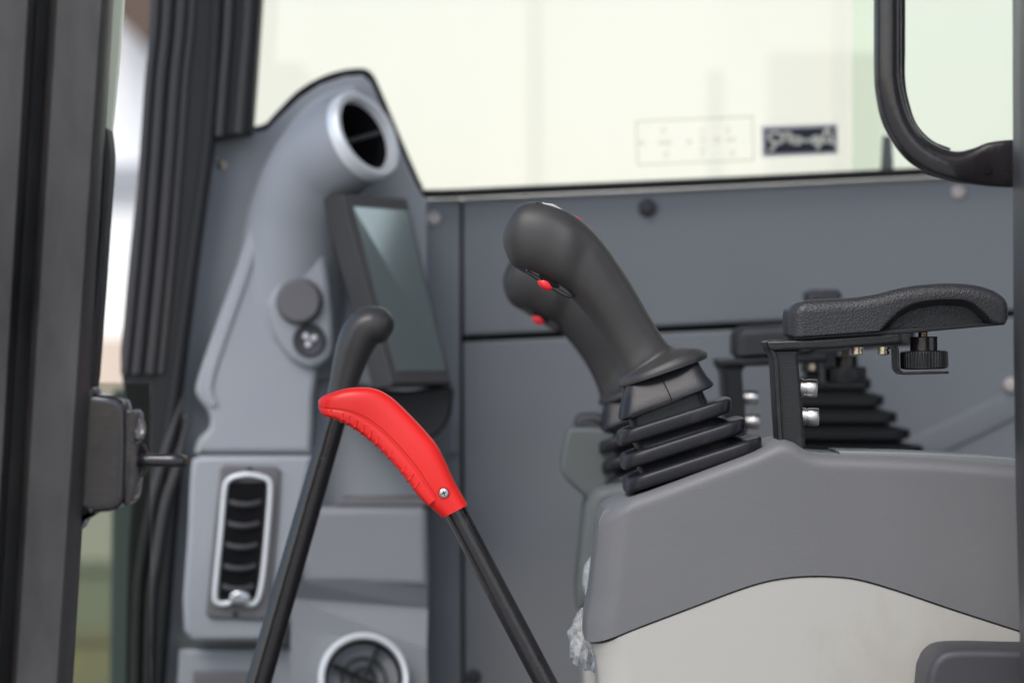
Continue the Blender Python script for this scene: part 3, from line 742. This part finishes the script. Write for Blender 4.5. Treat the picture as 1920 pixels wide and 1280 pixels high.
# far console end, pod, bellows lever
fc = thing('control_console', 'far control console, mostly hidden behind the near console', 'console', P(1300, 1400, 3.25), 'control consoles')
rp('upper_shell', cr([(1096, 950), (1112, 918), (1150, 905), (1300, 880)], 3) + [(1500, 860), (1700, 870), (1700, 1150), (1082, 1142), (1080, 1100)], 3.20, 3.34, .012, 'green', fc)
rp('lower_panel', [(1090, 1146), (1700, 1153), (1700, 1500), (1100, 1500)], 3.204, 3.34, .008, 'beige', fc)
pd = rp('switch_pod', cr([(1064, 806), (1085, 800), (1135, 804), (1160, 830), (1160, 900), (1135, 938), (1108, 938), (1075, 912), (1052, 884), (1055, 845)], 4, True), 3.23, 3.29, .005, 'green'); tag(pd, 'greenish grey rounded pod left of the far joystick boot', 'pod')
pk = rp('pod_knob', cr([(1082, 780), (1100, 774), (1128, 776), (1142, 790), (1144, 806), (1082, 804)], 3, True), 3.24, 3.28, .005, 'dimgrey'); tag(pk, 'small dark knob standing on the greenish pod', 'knob')
lv = thing('bellows_lever', 'black lever with wide ribbed bellows against the far wall under the armrest', 'lever', P(1590, 860, 3.45))
rp('handle_head', [(1512, 548), (1524, 543), (1570, 543), (1578, 550), (1578, 600), (1512, 600)], 3.42, 3.47, .006, 'dimgrey', lv)
rp('stem', [(1528, 598), (1568, 598), (1575, 700), (1535, 700)], 3.435, 3.455, .005, 'rubber2', lv)
bm = bmesh.new(); z = []
for k in range(6):
    y0 = 690 + k * 31; hw = 52 + k * 17; cx = 1555 + k * 7
    for a_, dy in ((.82, -15), (1, -10), (1, 6), (.82, 12)):
        z.append((cx + hw * a_, y0 + dy, cx - hw * a_, y0 + dy, px2m(hw * a_, 3.45) * .6, 0, 5))
pairs(bm, z, 3.46, 5, n=40, sub_=False); link('bellows', bm, 'rubber2', lv)

# ================================================================ levers
RD = 2.70
rlv = thing('red_lever', 'black lever with a red curved plastic grip', 'lever', P(1060, 1320, RD))
bm = bmesh.new(); tubepx(bm, [(846, 945), (900, 1047), (1100, 1425)], 21.5, RD, n=28, k=1); link('shaft', bm, 'paint', rlv)
U = [(597, 752), (600, 747), (608, 741), (624, 735), (648, 728), (676, 725.5), (705, 729), (732, 743), (760, 768), (790, 799), (818, 832), (836, 866), (854, 905), (877, 945)]
L = [(598, 764), (600, 769), (605, 774), (614, 779), (632, 785), (652, 794), (676, 809), (700, 828), (722, 849), (743, 872), (765, 899), (784, 925), (803, 946), (829, 970)]
TH = [.004, .007, .0100, .0124, .0136, .0138, .0132, .0132, .0142, .0154, .0162, .0163, .0158, .0148]
bm = bmesh.new(); pairs(bm, [(u[0], u[1], l_[0], l_[1], th) for u, l_, th in zip(U, L, TH)], RD, 3.0, n=64, k=6)
# hollow the face a little so it catches the light as in the moulding
grip = link('grip', bm, 'red', rlv, ang=60)
# ribbed insert along the lower edge
gl_ = [(l_[0] * .62 + u[0] * .38, l_[1] * .62 + u[1] * .38) for u, l_ in zip(U, L)]
bm = bmesh.new(); secs = []
q = cr([(u[0], u[1], l_[0], l_[1], th) for u, l_, th in zip(U[:13], L[:13], TH[:13])], 14)
for i, s in enumerate(q):
    if i < 6: continue
    f = .36
    ux, uy = s[2] + (s[0] - s[2]) * f, s[3] + (s[1] - s[3]) * f
    ox, oy = (s[2] - s[0]) * .025, (s[3] - s[1]) * .025
    secs.append((ux, uy, s[2] + ox, s[3] + oy, s[4] * 1.015))
pairs(bm, secs, RD, 4.0, n=40, sub_=False)
link('grip_insert', bm, 'red', rlv)
bm = bmesh.new(); tube(bm, [P(s_[0], s_[1], RD) + Vector((0, -s_[4] * .985, 0)) for s_ in secs[4:]] , .0003, 6)
link('grip_seam', bm, mat('deep_red', (.48, .014, .010), .5), rlv)
for k in range(16):
    f = 2.2 + k * .56; i = int(f); fr_ = f - i
    if i >= 12: break
    lx, ly = L[i][0] + (L[i + 1][0] - L[i][0]) * fr_, L[i][1] + (L[i + 1][1] - L[i][1]) * fr_
    ux, uy = U[i][0] + (U[i + 1][0] - U[i][0]) * fr_, U[i][1] + (U[i + 1][1] - U[i][1]) * fr_
    th = TH[i]
    v = Vector((ux - lx, uy - ly)); v = v / v.length
    a_, b_ = (lx - v.x * 1.5, ly - v.y * 1.5), (lx + v.x * 17, ly + v.y * 17)
    bm = bmesh.new(); tube(bm, [P(a_[0], a_[1], RD) + Vector((0, -th * .55, 0)), P(lx + v.x * 5, ly + v.y * 5, RD) + Vector((0, -th * .98, 0)), P(b_[0], b_[1], RD) + Vector((0, -th * 1.03, 0))], [.0011, .0014, .0007], 8)
    link('grip_rib', bm, 'red', rlv)
screw('grip_screw', 832, 924, RD - .0152, 9, 'steel', rlv, .0012)
bm = bmesh.new(); r = px2m(10.5, RD); lathe(bm, [(r * .9, .0), (r * .92, .0008), (r * 1.05, .0008), (r * 1.08, 0)], P(832, 924, RD - .0152), (0, -1, 0), 28, cap=False); link('screw_rim', bm, mat('dark_red', (.25, .01, .01), .5), rlv)

BD = 3.0
bl = thing('black_lever', 'long black lever with a bent rubber knob behind the red grip', 'lever', P(470, 1320, BD))
bm = bmesh.new(); tubepx(bm, [(640, 740), (623, 800), (565, 1000), (470, 1330)], [23, 23, 24, 25], BD, n=10, k=1, flat=.8); link('shaft', bm, 'paint', bl)
bm = bmesh.new()
tubepx(bm, [(630, 775), (642, 728), (655, 680), (666, 647), (678, 624), (692, 612), (706, 610), (720, 611), (731, 612), (738, 613)], [23, 26, 31, 35, 37, 37.5, 36, 32, 22, 7], BD, n=36, k=5)
link('knob', bm, mat('worn_black_rubber', (.045, .043, .042), .33, bump=('n', 300, .1)), bl)

# ================================================================ seat cover, plastic wrap
sc = rp('seat_side_cover', cr([(1720, 1500), (1735, 1290), (1742, 1250), (1756, 1228), (1780, 1217), (1830, 1215)], 4) + [(2000, 1219), (2300, 1225), (2300, 1500)], 2.52, 2.60, .006, 'dimgrey'); tag(sc, 'dark grey seat cover with rounded corner at the bottom right', 'cover')
def crumple(name, cx, cy, rx, rz, d, label, seed, m, rough=1):
    bm = bmesh.new(); bmesh.ops.create_icosphere(bm, subdivisions=5, radius=1)
    a_ = px2m(rx, d); b_ = px2m(rz, d); c0 = P(cx, cy, d)
    for v in bm.verts:
        p = v.co.copy(); n1 = noise.noise(p * 2.2 + Vector((seed, 0, 0))); n2 = abs(noise.noise(p * 7 + Vector((seed, 3, 1))))
        k = 1 + rough * (.3 * n1 - .30 * n2)
        v.co = c0 + Vector((p.x * a_ * k, p.y * .02 * k, p.z * b_ * k))
    tag(link(name, bm, m, ang=180), label, 'wrap')
M['wrap'] = mat('clear_plastic_wrap', (.92, .94, .94), .12, trans=.75, ior=1.25, bump=('n', 160, .5))
crumple('plastic_wrap', 1104, 1200, 36, 62, 2.80, 'crumpled clear plastic wrap at the lower left of the near console', 4.2, 'wrap')
crumple('plastic_bag', 1112, 1085, 20, 42, 2.90, 'small pale plastic wrap bulging above the crumpled wrap', 9.1, 'wrap', .3)
